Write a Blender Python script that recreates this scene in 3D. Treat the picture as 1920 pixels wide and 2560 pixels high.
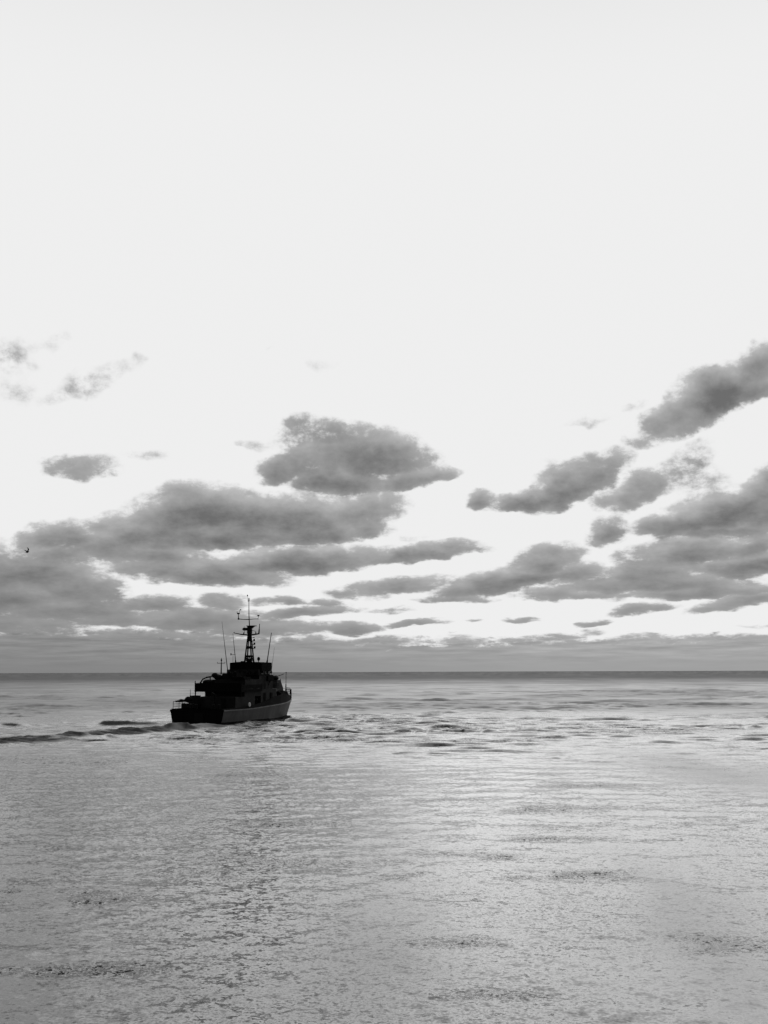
import bpy, bmesh, math, random
import numpy as np
from mathutils import Vector, Matrix
R = math.radians
random.seed(7); rng = np.random.default_rng(11)
scn = bpy.context.scene
for o in list(bpy.data.objects): bpy.data.objects.remove(o, do_unlink=True)
col = scn.collection

# ------------------------------------------------------------------ camera
EYE = 8.5                                   # eye height above the sea, metres
cd = bpy.data.cameras.new('camera'); cam = bpy.data.objects.new('camera', cd); col.objects.link(cam)
cd.sensor_fit = 'VERTICAL'; cd.sensor_height = 36; cd.lens = 36 * 2800 / 2560
cd.clip_start = 0.5; cd.clip_end = 200000
cam.location = (0, 0, EYE)
cam.rotation_euler = (Matrix.Rotation(R(90 + 8.12), 4, 'X') @ Matrix.Rotation(R(-0.19), 4, 'Z')).to_euler()
scn.camera = cam

# ------------------------------------------------------------------ light and exposure
SUN_AZ, SUN_EL = 14.0, 35.5                 # sun spread wide behind the bright veil of cloud ahead, degrees
scn.cycles.max_bounces = 4; scn.cycles.glossy_bounces = 2; scn.cycles.diffuse_bounces = 1
scn.view_settings.view_transform = 'Standard'; scn.view_settings.look = 'None'
scn.view_settings.gamma = 1; scn.view_settings.exposure = 0; scn.view_settings.use_curve_mapping = False
sd = bpy.data.lights.new('sun', 'SUN'); sun = bpy.data.objects.new('sun', sd); col.objects.link(sun)
sd.energy = 0.76; sd.angle = R(60); sd.color = (1, 1, 1)
dirv = Vector((math.sin(R(SUN_AZ)) * math.cos(R(SUN_EL)), math.cos(R(SUN_AZ)) * math.cos(R(SUN_EL)), math.sin(R(SUN_EL))))
sun.rotation_euler = dirv.to_track_quat('Z', 'Y').to_euler()

# ------------------------------------------------------------------ node helpers
class NT:
    def __init__(s, tree): s.t = tree; s.n = tree.nodes; s.l = tree.links
    def node(s, kind, **kw):
        nd = s.n.new(kind)
        for k, v in kw.items(): setattr(nd, k, v)
        return nd
    def put(s, sock, v):
        if hasattr(v, 'links') or isinstance(v, bpy.types.NodeSocket): s.l.new(v, sock)
        else: sock.default_value = v
    def m(s, op, a, b=None, c=None, clamp=False):
        nd = s.node('ShaderNodeMath', operation=op, use_clamp=clamp)
        for i, v in enumerate((a, b, c)):
            if v is not None: s.put(nd.inputs[i], v)
        return nd.outputs[0]
    def v(s, op, a, b=None, c=None, scale=None):
        nd = s.node('ShaderNodeVectorMath', operation=op)
        for i, x in enumerate((a, b, c)):
            if x is not None: s.put(nd.inputs[i], x)
        if scale is not None: s.put(nd.inputs['Scale'], scale)
        return nd.outputs['Value'] if op in ('LENGTH', 'DOT_PRODUCT', 'DISTANCE') else nd.outputs['Vector']
    def xyz(s, x, y, z):
        nd = s.node('ShaderNodeCombineXYZ')
        for i, q in enumerate((x, y, z)): s.put(nd.inputs[i], q)
        return nd.outputs[0]
    def sep(s, v):
        nd = s.node('ShaderNodeSeparateXYZ'); s.l.new(v, nd.inputs[0]); return nd.outputs
    def noise(s, vec, scale, detail=2, rough=.5, dist=0, out='Fac', dim='3D', lac=2.0):
        nd = s.node('ShaderNodeTexNoise', noise_dimensions=dim); s.put(nd.inputs['Vector'], vec)
        nd.inputs['Scale'].default_value = scale; nd.inputs['Detail'].default_value = detail
        nd.inputs['Roughness'].default_value = rough; nd.inputs['Distortion'].default_value = dist
        nd.inputs['Lacunarity'].default_value = lac
        return nd.outputs[out]
    def smooth(s, x, a, b, lo=0., hi=1.):
        nd = s.node('ShaderNodeMapRange', interpolation_type='SMOOTHSTEP'); s.put(nd.inputs[0], x)
        for i, q in zip((1, 2, 3, 4), (a, b, lo, hi)): s.put(nd.inputs[i], q)
        return nd.outputs[0]
    def lin(s, x, a, b, lo=0., hi=1.):
        nd = s.node('ShaderNodeMapRange'); s.put(nd.inputs[0], x)
        for i, q in zip((1, 2, 3, 4), (a, b, lo, hi)): s.put(nd.inputs[i], q)
        return nd.outputs[0]
    def mix(s, f, a, b):
        nd = s.node('ShaderNodeMix', data_type='FLOAT'); s.put(nd.inputs[0], f); s.put(nd.inputs[2], a); s.put(nd.inputs[3], b)
        return nd.outputs[0]

# ------------------------------------------------------------------ sky (black and white, like the photograph)
world = bpy.data.worlds.new('World'); scn.world = world; world.use_nodes = True
W = NT(world.node_tree); W.n.clear()
sky = W.node('ShaderNodeTexSky', sky_type='NISHITA', sun_disc=False)
sky.sun_elevation = R(SUN_EL); sky.sun_rotation = R(SUN_AZ); sky.air_density = 1.0; sky.dust_density = 2.0
bw = W.node('ShaderNodeRGBToBW'); W.l.new(sky.outputs[0], bw.inputs[0])
dirn = W.node('ShaderNodeTexCoord').outputs['Generated']
dx, dy, dz = W.sep(dirn)
DEG = 57.29578
az = W.m('MULTIPLY', W.m('ARCTAN2', dx, dy), DEG)
el = W.m('MULTIPLY', W.m('ARCSINE', W.m('MULTIPLY', dz, 1.0, clamp=False)), DEG)
# cloud puffs shrink towards the horizon: stretch the noise with elevation
elc = W.m('MAXIMUM', el, -0.5)
lg = W.m('MULTIPLY', W.m('LOGARITHM', W.m('ADD', elc, 2.6), 2.71828), 13.0)
lg = W.m('MULTIPLY_ADD', elc, .45, lg)
nv = W.xyz(az, lg, 0.0)
amp = W.lin(elc, 0.5, 12.0, 0.45, 1.0)
w1 = W.noise(nv, 0.42, 4, .55, out='Color', dim='3D')
w2 = W.v('SUBTRACT', w1, (.5, .5, .5))
w3 = W.v('MULTIPLY', w2, (2.6, 1.5, 0.0))
w4 = W.v('SCALE', w3, scale=amp)
P = W.v('ADD', W.xyz(az, elc, 1.0), w4)
# clouds: azimuth, elevation, half width, half height, tilt, flatness of the base, weight (degrees)
CLOUDS = [(-3.35, 10.98, 2.87, 1.64, 8, 1.3, 0.8),
 (-0.7, 10.98, 3.91, 1.86, -8, 1.4, 0.95),
 (-2.14, 9.68, 3.13, 1.19, 0, 1.6, 1),
 (1.7, 9.67, 2.47, 0.9, 12, 1.6, 0.9),
 (-4.56, 12.26, 1.56, 0.85, 25, 1.2, 0.45),
 (-5.26, 10.13, 1.82, 1.06, 0, 1.4, 0.8),
 (-2.15, 12.28, 3.13, 0.85, -5, 1.2, 0.6),
 (-9.47, 7.83, 4.43, 1.99, 6, 1.4, 1),
 (-12.66, 6.83, 3.13, 1.64, 14, 1.7, 1),
 (-5.23, 7.54, 5.47, 1.8, 0, 1.6, 1),
 (-1.42, 8.03, 3.26, 1.59, 10, 1.5, 0.75),
 (-8.28, 6.68, 8.34, 1.22, 2, 1.8, 1),
 (-10.42, 8.98, 1.56, 0.8, 0, 1.2, 0.6),
 (-13.81, 7.27, 1.56, 0.8, 10, 1.2, 0.7),
 (-3.09, 6.84, 4.17, 0.93, 6, 1.8, 0.9),
 (-17.11, 6.48, 1.82, 0.95, 12, 1.5, 0.75),
 (-15.47, 6.65, 1.56, 1.06, 0, 1.4, 0.75),
 (-16.42, 5.71, 3.13, 0.85, 0, 1.3, 0.7),
 (-13.77, 6.12, 2.34, 1.06, 0, 1.3, 0.9),
 (-9.41, 4.91, 5.34, 1.11, -3, 1.7, 1),
 (-4.27, 5.47, 6.25, 1.06, 4, 1.7, 0.95),
 (1.67, 5.89, 3.91, 0.64, 8, 1.6, 0.85),
 (-11.95, 5.81, 3.65, 0.85, 0, 1.2, 0.8),
 (4.28, 6.05, 1.43, 0.32, 5, 1.5, 0.5),
 (1.44, 6.72, 0.91, 0.32, 0, 1.2, 0.24),
 (-17.48, 4.78, 3.65, 1.38, 0, 1.3, 0.9),
 (-15.48, 4.03, 3.13, 1.33, 0, 1.3, 0.9),
 (-18.08, 3.64, 3.91, 1.33, 0, 1.3, 0.95),
 (-15.89, 3.0, 5.21, 1.06, 0, 1.4, 0.9),
 (-18.23, 2.3, 4.69, 0.8, 0, 1.2, 0.7),
 (-13.44, 2.57, 3.65, 0.69, 0, 1.4, 0.8),
 (-20.23, 4.49, 3.65, 2.39, 0, 1.2, 0.9),
 (-11.43, 3.32, 2.08, 0.64, 0, 1.5, 0.8),
 (-8.22, 3.41, 1.62, 0.64, 0, 1.5, 0.7),
 (-5.43, 3.54, 2.34, 0.42, 0, 1.4, 0.55),
 (-9.36, 2.59, 4.95, 0.8, 0, 1.3, 0.8),
 (-4.01, 2.95, 3.39, 0.45, 6, 1.4, 0.75),
 (-1.66, 2.13, 1.95, 0.53, 0, 1.5, 0.8),
 (-6.35, 2.13, 5.21, 0.64, 0, 1.3, 0.75),
 (-11.62, 1.78, 5.73, 0.48, 0, 1.3, 0.6),
 (-3.08, 3.54, 1.56, 0.32, 0, 1.3, 0.6),
 (-16.92, 1.53, 6.77, 0.58, 0, 1.2, 0.65),
 (-7.73, 1.32, 7.82, 0.53, 0, 1.2, 0.6),
 (-3.3, 1.43, 4.17, 0.37, 0, 1.2, 0.55),
 (9.76, 9.28, 3.15, 1.59, 22, 1.7, 1),
 (7.63, 8.56, 2.58, 0.92, 14, 1.8, 0.95),
 (5.15, 8.5, 1.2, 0.79, 0, 1.4, 0.75),
 (10.95, 10.17, 2.01, 1.16, 15, 1.3, 0.6),
 (13.09, 8.82, 1.78, 1.34, 30, 1.6, 0.85),
 (15.05, 9.77, 2.29, 1.22, 30, 1.3, 0.42),
 (12.05, 8.51, 1.72, 0.92, 0, 1.2, 0.55),
 (11.31, 6.9, 1.38, 0.98, 25, 1.3, 0.65),
 (16.25, 9.02, 1.56, 1.19, 0, 1.2, 0.27999999999999997),
 (16.76, 13.12, 4.08, 1.97, 24, 1.5, 1),
 (14.71, 12.64, 2.15, 1.04, 12, 1.5, 0.8),
 (18.82, 14.49, 1.91, 1.43, 35, 1.4, 0.85),
 (18.1, 13.43, 3.27, 1.55, 24, 1.5, 0.9),
 (13.07, 11.47, 1.26, 0.61, 12, 1.3, 0.45),
 (12.79, 13.21, 0.81, 0.33, 20, 1.2, 0.186),
 (17.61, 7.6, 4.87, 1.53, 12, 1.8, 1),
 (15.17, 7.13, 3.15, 1.04, 5, 1.6, 0.9),
 (18.73, 8.44, 2.29, 1.28, 30, 1.3, 0.9),
 (14.48, 6.81, 2.58, 0.49, 0, 1.3, 0.7),
 (19.99, 7.93, 3.44, 2.14, 10, 1.5, 1),
 (16.91, 6.72, 4.58, 0.55, 0, 1.4, 0.8),
 (8.38, 5.45, 2.21, 1.11, 10, 1.5, 0.85),
 (6.37, 4.38, 4.43, 0.95, 8, 1.9, 1),
 (4.25, 3.98, 2.34, 0.64, 4, 1.7, 0.8),
 (0.47, 4.24, 3.91, 0.69, 4, 1.6, 0.8),
 (3.54, 3.56, 2.47, 0.37, 0, 1.6, 0.7),
 (9.87, 4.84, 2.34, 0.8, 0, 1.4, 0.7),
 (-1.66, 4.13, 1.82, 0.32, 0, 1.4, 0.6),
 (13.28, 4.66, 3.91, 1.22, 10, 1.5, 0.85),
 (15.55, 5.74, 4.01, 1.04, 4, 1.6, 0.85),
 (18.14, 4.98, 3.39, 0.9, 4, 1.7, 1),
 (13.27, 4.27, 5.99, 0.74, 0, 1.6, 0.9),
 (9.38, 3.81, 3.65, 0.58, 0, 1.6, 0.75),
 (15.91, 3.8, 4.95, 0.69, 0, 1.7, 0.9),
 (13.0, 2.99, 2.08, 0.45, 6, 1.6, 0.75),
 (17.84, 3.24, 3.13, 0.58, 8, 1.6, 0.8),
 (18.4, 5.99, 1.72, 0.85, 10, 1.3, 0.8),
 (11.66, 3.54, 0.78, 0.27, 0, 1.2, 0.24),
 (12.19, 5.72, 1.04, 0.53, 20, 1.2, 0.32000000000000006),
 (1.64, 2.42, 1.95, 0.29, 4, 1.5, 0.75),
 (4.47, 2.55, 0.52, 0.16, 0, 1.4, 0.45),
 (6.92, 2.55, 1.17, 0.21, 0, 1.5, 0.55),
 (10.49, 2.29, 0.99, 0.27, 3, 1.5, 0.65),
 (-0.24, 3.77, 1.04, 0.21, 0, 1.3, 0.24),
 (18.43, 2.18, 1.3, 0.16, 0, 1.3, 0.32000000000000006),
 (0.23, 3.06, 1.56, 0.21, 0, 1.3, 0.32000000000000006),
 (-0.01, 1.47, 2.34, 0.37, 0, 1.1, 0.6),
 (3.98, 1.52, 1.56, 0.48, 0, 1.1, 0.5),
 (8.17, 1.66, 3.39, 0.32, 6, 1.1, 0.5),
 (13.16, 1.39, 3.13, 0.42, 0, 1.1, 0.6),
 (17.33, 1.44, 3.39, 0.42, 0, 1.1, 0.6),
 (10.0, 1.26, 2.61, 0.37, 0, 1.1, 0.55),
 (-19.0, 15.25, 1.79, 1.13, 10, 1.2, 0.248),
 (-15.17, 14.3, 2.77, 0.86, 22, 1.2, 0.26039999999999996),
 (-12.87, 15.57, 0.59, 0.46, 40, 1.1, 0.186),
 (-18.72, 13.72, 1.3, 0.86, 0, 1.1, 0.186),
 (-16.82, 16.1, 1.14, 0.53, 30, 1.1, 0.155),
 (-15.47, 10.03, 2.29, 0.8, 2, 1.4, 0.62),
 (-14.7, 10.34, 1.17, 0.58, 0, 1.3, 0.32000000000000006),
 (-12.32, 10.78, 1.82, 0.37, -5, 1.1, 0.22400000000000003),
 (-3.13, 15.67, 1.14, 0.53, 0, 1.1, 0.1364),
 (10.32, 12.45, 1.56, 0.32, 10, 1.1, 0.2),
 (-6.7, 11.64, 1.17, 0.4, 0, 1.1, 0.24),
 (-6.05, 16.47, 0.65, 0.27, 30, 1.1, 0.124),
 (8.86, 10.48, 1.04, 0.32, 0, 1.1, 0.16000000000000003),
 (-16.5, 13.54, 1.95, 0.46, 10, 1.1, 0.155),
 (16.0, 11.09, 1.56, 0.27, 10, 1.1, 0.16000000000000003)]
f = None; dk = None; Pk = P
for ic, (a, e, rx, ry, rot, flat, w) in enumerate(CLOUDS):
    if ic % 5 == 0 and f is not None: Pk = W.v('MULTIPLY_ADD', W.xyz(f, f, f), (1e-6, 1e-6, 0), P)   # keeps the node order serial
    c_, s_r = math.cos(R(rot)), math.sin(R(rot))
    qx = W.v('DOT_PRODUCT', Pk, (c_ / rx, s_r / rx, -(a * c_ + e * s_r) / rx))
    qy = W.v('DOT_PRODUCT', Pk, (-s_r / ry, c_ / ry, -(-a * s_r + e * c_) / ry))
    qr = qy; qy = W.m('MAXIMUM', qy, W.m('MULTIPLY', qy, -flat))
    g = W.m('MULTIPLY_ADD', W.m('MULTIPLY_ADD', qx, qx, W.m('MULTIPLY', qy, qy)), -w, w)
    f = g if f is None else W.m('SMOOTH_MAX', f, g, 0.22)
    h = W.m('MULTIPLY_ADD', qr, -.55 * w, g)                        # bases darker than tops
    dk = h if dk is None else W.m('SMOOTH_MAX', dk, h, 0.3)
fine = W.noise(nv, 0.95, 7, .66, dim='3D')
finer = W.m('SUBTRACT', fine, .5)
# the rest of the sky, outside the part the photograph shows: loose clouds of the same kind
gen = W.noise(W.xyz(az, lg, 7.0), 0.11, 5, .55)
away = W.smooth(W.m('ABSOLUTE', az), 21, 30)
high = W.smooth(elc, 13, 30, 1.0, 0.0)
gfield = W.m('MULTIPLY', W.m('MULTIPLY', W.m('SUBTRACT', gen, .47), 3.0), W.m('MULTIPLY', away, high))
f = W.m('MAXIMUM', W.m('MAXIMUM', f, 0.0), gfield)
dens = W.m('MULTIPLY_ADD', finer, W.smooth(f, 0.0, .30, .12, 1.45), f)
# low bank on the horizon, ragged on top, taller on the left
bank = W.noise(W.xyz(az, W.m('MULTIPLY', elc, 2.6), 3.0), 1.0, 5, .62)
top = W.m('ADD', W.smooth(az, -14, 2, 1.95, 1.6), W.m('MULTIPLY', W.m('SUBTRACT', bank, .5), 2.0))
strata = W.noise(W.xyz(W.m('MULTIPLY', az, .35), W.m('MULTIPLY', elc, 4.5), 9.0), 0.9, 5, .62)
bankf = W.smooth(W.m('SUBTRACT', top, elc), -0.12, 0.3)
alpha = W.smooth(dens, 0.03, 0.50)
broad = W.m('SUBTRACT', W.noise(nv, 0.33, 3, .5), .5)
thick = W.lin(W.m('MULTIPLY_ADD', broad, 1.0, W.m('MULTIPLY_ADD', finer, 0.7, W.m('MAXIMUM', dk, gfield))), 0.0, 1.15)
CL = W.mix(thick, 0.53, 0.155)
lowfade = W.smooth(elc, 0.0, 7.0, 1.0, 0.0)                       # distance pales the lowest clouds
CL = W.mix(W.m('MULTIPLY', lowfade, .62), CL, W.smooth(az, -18, 10, 0.25, 0.37))
BK = W.m('MULTIPLY', W.smooth(az, -18, 12, 0.245, 0.37), W.m('MULTIPLY', W.smooth(elc, 0, 1.8, .95, 1.05), W.lin(strata, .3, .7, W.smooth(elc, .1, 1.2, .97, .80), W.smooth(elc, .1, 1.2, 1.03, 1.25))))
# clear sky: the sky texture, levelled off by the thin veil of high cloud in front of it
s = W.m('MULTIPLY', bw.outputs[0], SKYK := 0.62)
s = W.m('SMOOTH_MIN', s, 0.86, 0.2)
front = W.smooth(dy, -0.5, 0.55, 0.22, 1.0)                        # sky behind the viewer is dusky
zen = W.smooth(elc, 27, 60, 1.0, 0.32)                             # and it deepens overhead
s = W.m('MULTIPLY', s, W.m('MULTIPLY', front, zen))
colr = W.mix(alpha, s, W.m('MULTIPLY', CL, front))
colr = W.mix(bankf, colr, W.m('MULTIPLY', BK, front))
bg = W.node('ShaderNodeBackground'); bg.inputs['Strength'].default_value = 0.1
ten = W.m('MULTIPLY', colr, 10.0)
W.l.new(W.xyz(ten, ten, ten), bg.inputs['Color'])
wo = W.node('ShaderNodeOutputWorld'); W.l.new(bg.outputs[0], wo.inputs[0])
world.cycles.sampling_method = 'NONE'

# ------------------------------------------------------------------ sea
def smoothstep(x, a, b):
    t = np.clip((x - a) / (b - a), 0, 1); return t * t * (3 - 2 * t)
dense = np.radians(np.linspace(-23.5, 23.5, 880))
side = np.radians(np.concatenate([np.linspace(24, 50, 60), np.linspace(52, 176, 50)]))
th = np.concatenate([-side[::-1], dense, side, [math.pi]])
s_ = np.concatenate([np.linspace(EYE / 22.0, EYE / 100.0, 700, endpoint=False), np.linspace(EYE / 100.0, EYE / 2400.0, 880)])
r = np.concatenate([np.linspace(0.5, 21.5, 40), EYE / s_, [3200, 4500, 7000, 12000, 25000, 60000, 120000]])
dr = np.gradient(r)
TH, RR = np.meshgrid(th, r); DR = np.repeat(dr[:, None], len(th), 1)
DT = np.gradient(th); DL = RR * np.repeat(DT[None, :], len(r), 0)
X = RR * np.sin(TH); Y = RR * np.cos(TH)

def vnoise(x, y, scale, seed, oct=3):
    g = np.random.default_rng(seed); tot = np.zeros_like(x); a = 1; n = 0
    for o in range(oct):
        tab = g.random((256, 256)); fx = x / scale; fy = y / scale
        ix = np.floor(fx).astype(np.int64); iy = np.floor(fy).astype(np.int64); ux = fx - ix; uy = fy - iy
        ux = ux * ux * (3 - 2 * ux); uy = uy * uy * (3 - 2 * uy)
        ix &= 255; iy &= 255; jx = (ix + 1) & 255; jy = (iy + 1) & 255
        v = (tab[ix, iy] * (1 - ux) + tab[jx, iy] * ux) * (1 - uy) + (tab[ix, jy] * (1 - ux) + tab[jx, jy] * ux) * uy
        tot += a * v; n += a; a *= .5; scale *= .5
    return tot / n

# gusts ruffling the surface: patches of ripples, in metres (x, y, half width, half depth, strength)
PATCH = [(-11.0, 96.3, 4.0, 3.4, 1),
 (-7.1, 65.0, 3.6, 1.8, 1),
 (-9.2, 65.6, 1.8, 1.0, 0.8),
 (-13.3, 44.8, 4.2, 3.0, 0.9),
 (-10.6, 43.1, 3.0, 1.2, 0.7),
 (-9.6, 33.8, 3.0, 0.7, 1),
 (-7.8, 34.6, 1.3, 0.4, 0.6),
 (-8.0, 48.9, 3.4, 1.6, 0.6),
 (-3.9, 52.9, 4.9, 2.2, 0.4),
 (9.4, 143.1, 13.3, 6.2, 1),
 (15.4, 192.0, 26.7, 22.3, 1),
 (4.5, 77.3, 3.9, 0.9, 1),
 (8.7, 72.3, 6.0, 2.2, 0.9),
 (14.6, 85.8, 5.2, 1.8, 0.9),
 (7.2, 59.5, 3.3, 0.7, 0.9),
 (1.0, 54.4, 2.0, 0.6, 1),
 (3.1, 53.3, 3.2, 1.5, 0.7),
 (5.7, 48.3, 5.4, 1.3, 1.1),
 (10.1, 49.0, 2.7, 0.4, 0.7),
 (20.1, 64.9, 4.5, 1.3, 1),
 (11.5, 63.9, 3.6, 2.0, 0.8),
 (28.1, 103.2, 6.2, 10.3, 0.55),
 (9.8, 36.1, 2.3, 1.6, 0.9),
 (2.0, 37.1, 1.7, 0.7, 0.7),
 (4.5, 41.2, 1.3, 0.5, 0.8),
 (2.7, 31.1, 2.2, 0.5, 0.7),
 (130.8, 476.6, 62.0, 41.2, 0.9),
 (2.5, 187.1, 26.1, 8.5, 0.7),
 (-8.1, 142.4, 19.8, 4.9, 0.8),
 (-29.3, 110.1, 13.3, 5.1, 0.7),
 (-36.4, 115.5, 6.4, 3.2, 0.9),
 (-1.6, 74.3, 1.7, 1.0, 0.6),
 (33.7, 160.5, 22.4, 6.2, 0.6),
 (-2.5, 323.1, 37.5, 25.3, 0.5),
 (7.7, 30.7, 2.3, 0.6, 0.6),
 (63.5, 215.6, 20.0, 11.2, 0.5),
 (4.9, 62.5, 1.7, 0.6, 0.6),
 (-21.6, 93.4, 9.5, 1.3, 0.6),
 (-24.6, 80.2, 4.1, 1.6, 0.6),
 (-20.7, 69.1, 2.9, 0.7, 0.5),
 (-61.3, 310.0, 43.2, 23.3, 0.5),
 (-123.6, 421.7, 39.2, 43.0, 0.5)]
wob = vnoise(X, Y, 9, 3, 4) - .5; wob2 = vnoise(X, Y, 9, 4, 4) - .5
rip = 0.20 + 0.55 * smoothstep(vnoise(X, Y * .6, 26, 5, 4), .52, .78)
pat = np.zeros_like(X)
for (px, py, prx, pry, w) in PATCH:
    q = np.sqrt(((X - px + wob * prx * .9) / (prx * 1.25)) ** 2 + ((Y - py + wob2 * pry * 1.8) / (pry * 1.2)) ** 2)
    pat = np.maximum(pat, w * smoothstep(q, 1.3, .1))
brk = smoothstep(vnoise(X, Y, 2.6, 8, 3), .36, .62)
rip = rip + pat * brk * 2.4
# slick water in the light patch right of the middle
sl = np.exp(-(((X - 10) / 16) ** 2 + ((Y - 88) / 30) ** 2)); rip *= 1 - .55 * sl * (1 - np.clip(pat * brk, 0, 1))
rip *= .7 + .9 * smoothstep(vnoise(X * .45, Y * .25, 22, 71, 5), .35, .65)
farw = smoothstep(RR + 260 * (vnoise(X * .3, Y, 90, 72, 3) - .5), 450, 1700)

Z = np.zeros_like(X); Zs = np.zeros_like(X)
for i in range(56):
    lam = 0.55 * (7 / 0.55) ** (i / 55) * rng.uniform(.93, 1.07)
    ang = rng.normal(R(195), R(42)); ph = rng.uniform(0, 6.283); k = 2 * math.pi / lam
    A = 0.0014 * lam ** 0.7
    cx, cy = math.sin(ang), math.cos(ang)
    sp = np.abs(DR * cy) + np.abs(DL * cx)
    fade = np.clip(lam / (3.0 * sp) - .5, 0, 1)
    wv = A * fade * np.sin(k * (X * cx + Y * cy) + ph + 1.6 * wob)
    if lam < 1.9: Zs += wv
    else: Z += wv
Z = Z * (0.5 + .9 * vnoise(X, Y, 40, 21, 3)) + Zs * (.35 + 1.5 * np.clip(rip, 0, 1.8))
# steeper chop around and beyond the ship; the nearer water lies calm
band = smoothstep(Y + 50 * (vnoise(X * .4, Y, 30, 33, 3) - .5), 92, 150)
grp = smoothstep(vnoise(X * .45, Y * .8, 15, 34, 4), .34, .66); lowp = smoothstep(vnoise(X * .35, Y * .3, 22, 35, 3), .3, .6)
fz = np.zeros_like(X)
for i in range(34):
    lam = 1.8 * (16 / 1.8) ** (i / 33) * rng.uniform(.93, 1.07); ang = rng.normal(R(185), R(24)); ph = rng.uniform(0, 6.283); k = 2 * math.pi / lam
    cx, cy = math.sin(ang), math.cos(ang); sp = np.abs(DR * cy) + .5 * np.abs(DL * cx)
    fade = np.clip(lam / (3.0 * sp) - .4, 0, 1) * (smoothstep(RR, 90, 400) if lam > 6 else 1)
    fz += .0115 * lam ** .85 * fade * np.sin(k * (X * cx + Y * cy) + ph + 2.2 * wob)
Z += fz * (.06 + band * (.35 + .9 * grp))
def crests(sx, sy, seed, sharp):
    n_ = vnoise(X + 2.5 * wob, Y + 2.5 * wob2, 1.0, seed, 1) if False else vnoise((X + 1.2 * wob) / sx, (Y + 1.2 * wob2) / sy, 1.0, seed, 2)
    return np.clip(1 - np.abs(2 * n_ - 1) * 1.6, 0, 1) ** sharp
cr = crests(2.6, 1.6, 36, 3) * smoothstep(vnoise(X * .5, Y, 7, 37, 3), .42, .66)
fadec = 1 - smoothstep(RR, 330, 700)
Z += cr * band * fadec * (.08 + .13 * lowp * grp)

# wake trailing from the stern
def seg(px, py, qx, qy):
    dx_, dy_ = qx - px, qy - py; L2 = dx_ * dx_ + dy_ * dy_
    t = np.clip(((X - px) * dx_ + (Y - py) * dy_) / L2, 0, 1)
    d = ((X - px) * -dy_ + (Y - py) * dx_) / math.sqrt(L2)
    return d, t, math.hypot(0, 0) + np.hypot(X - px - t * dx_, Y - py - t * dy_)
def ridge(pts, hgt, wid, seed, gap=0.0):
    best = np.full_like(X, 1e9); tt = np.zeros_like(X); n = len(pts) - 1
    for i in range(n):
        d, t, dist = seg(*pts[i], *pts[i + 1]); mk = dist < best; best[mk] = dist[mk]; tt[mk] = (i + t[mk]) / n
    hn = vnoise(X, Y, 11, seed, 2); mv = 1.6 * (vnoise(X, Y, 4.5, seed + 2, 3) - .5)       # the crest line wanders
    env = hgt * (0.45 + 1.1 * hn) * (.8 + .4 * vnoise(X, Y, 1.3, seed + 5, 2)) * np.exp(-(np.abs(best + mv) / wid) ** 2)
    if gap: env *= smoothstep(vnoise(X * .6, Y * .2, 6, seed + 1, 2), gap, gap + .15)
    return env, best, tt
near, nb, nt = ridge([(-28, 177), (-34, 166), (-40, 155), (-47, 140), (-64, 118)], .34, 2.0, 41)
near2, nb2, nt2 = ridge([(-25, 172), (-31, 160), (-37, 149), (-44, 133), (-60, 111)], .34, 1.4, 51, .40)
near3, nb3, nt3 = ridge([(-30, 179), (-37, 171), (-43, 161), (-51, 147), (-68, 124)], .3, 1.4, 53, .40)
far, fb, ft = ridge([(-36, 186), (-46, 187), (-58, 185), (-66, 183), (-100, 178)], .5, .9, 43, .36)
bow, bb, bt = ridge([(-18, 210), (-15, 207), (-12.0, 200), (-7, 190)], .5, 1.0, 45)
side_, sb_, st_ = ridge([(-24, 179), (-19, 190), (-14.8, 203)], .28, 1.3, 47)
quart, qb, qt = ridge([(-36, 174), (-31, 172), (-24, 172.5), (-19, 180)], .22, 1.5, 49)
Z += near + near2 + near3 + far + bow * smoothstep(bt, 1, .4) + side_ + quart
# smooth lane between the two edges of the wake
ny = np.interp(X, [-100, -64, -47, -40, -34, -28], [84, 128, 149, 162, 172, 180])
fy = np.interp(X, [-100, -66, -58, -46, -36], [177, 182, 184, 186, 186])
lane = smoothstep(Y - ny, 1, 6) * smoothstep(fy - Y, -1, 3) * smoothstep(X, -31, -36)
rip = rip * (1 - .8 * lane); Z = Z * (1 - .55 * lane * (1 - np.clip((near + far) * 4, 0, 1)))
churn = np.exp(-((X + 33) / 9) ** 2 - ((Y - 176) / 7) ** 2)
wbw = np.interp(X, [-60, -45, -28, -20], [8.5, 6.5, 3.0, 2.0])
Z += .20 * crests(2.4, 1.3, 93, 2) * np.exp(-(nb / wbw) ** 4)
rip += 1.2 * np.exp(-(nb / 4.0) ** 2) + .5 * churn
foam = np.clip(.75 * lane * smoothstep(vnoise(X * .5 + Y * .25, Y * .5 - X * .4, 2.4, 95, 3), .3, .6) + .8 * churn + .6 * np.exp(-(sb_ / 1.3) ** 2) + .25 * np.exp(-(nb / 2.5) ** 2) * smoothstep(nt, .6, 0), 0, 1)
foam *= smoothstep(vnoise(X, Y, 2.2, 61, 4), .42, .66)

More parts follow.
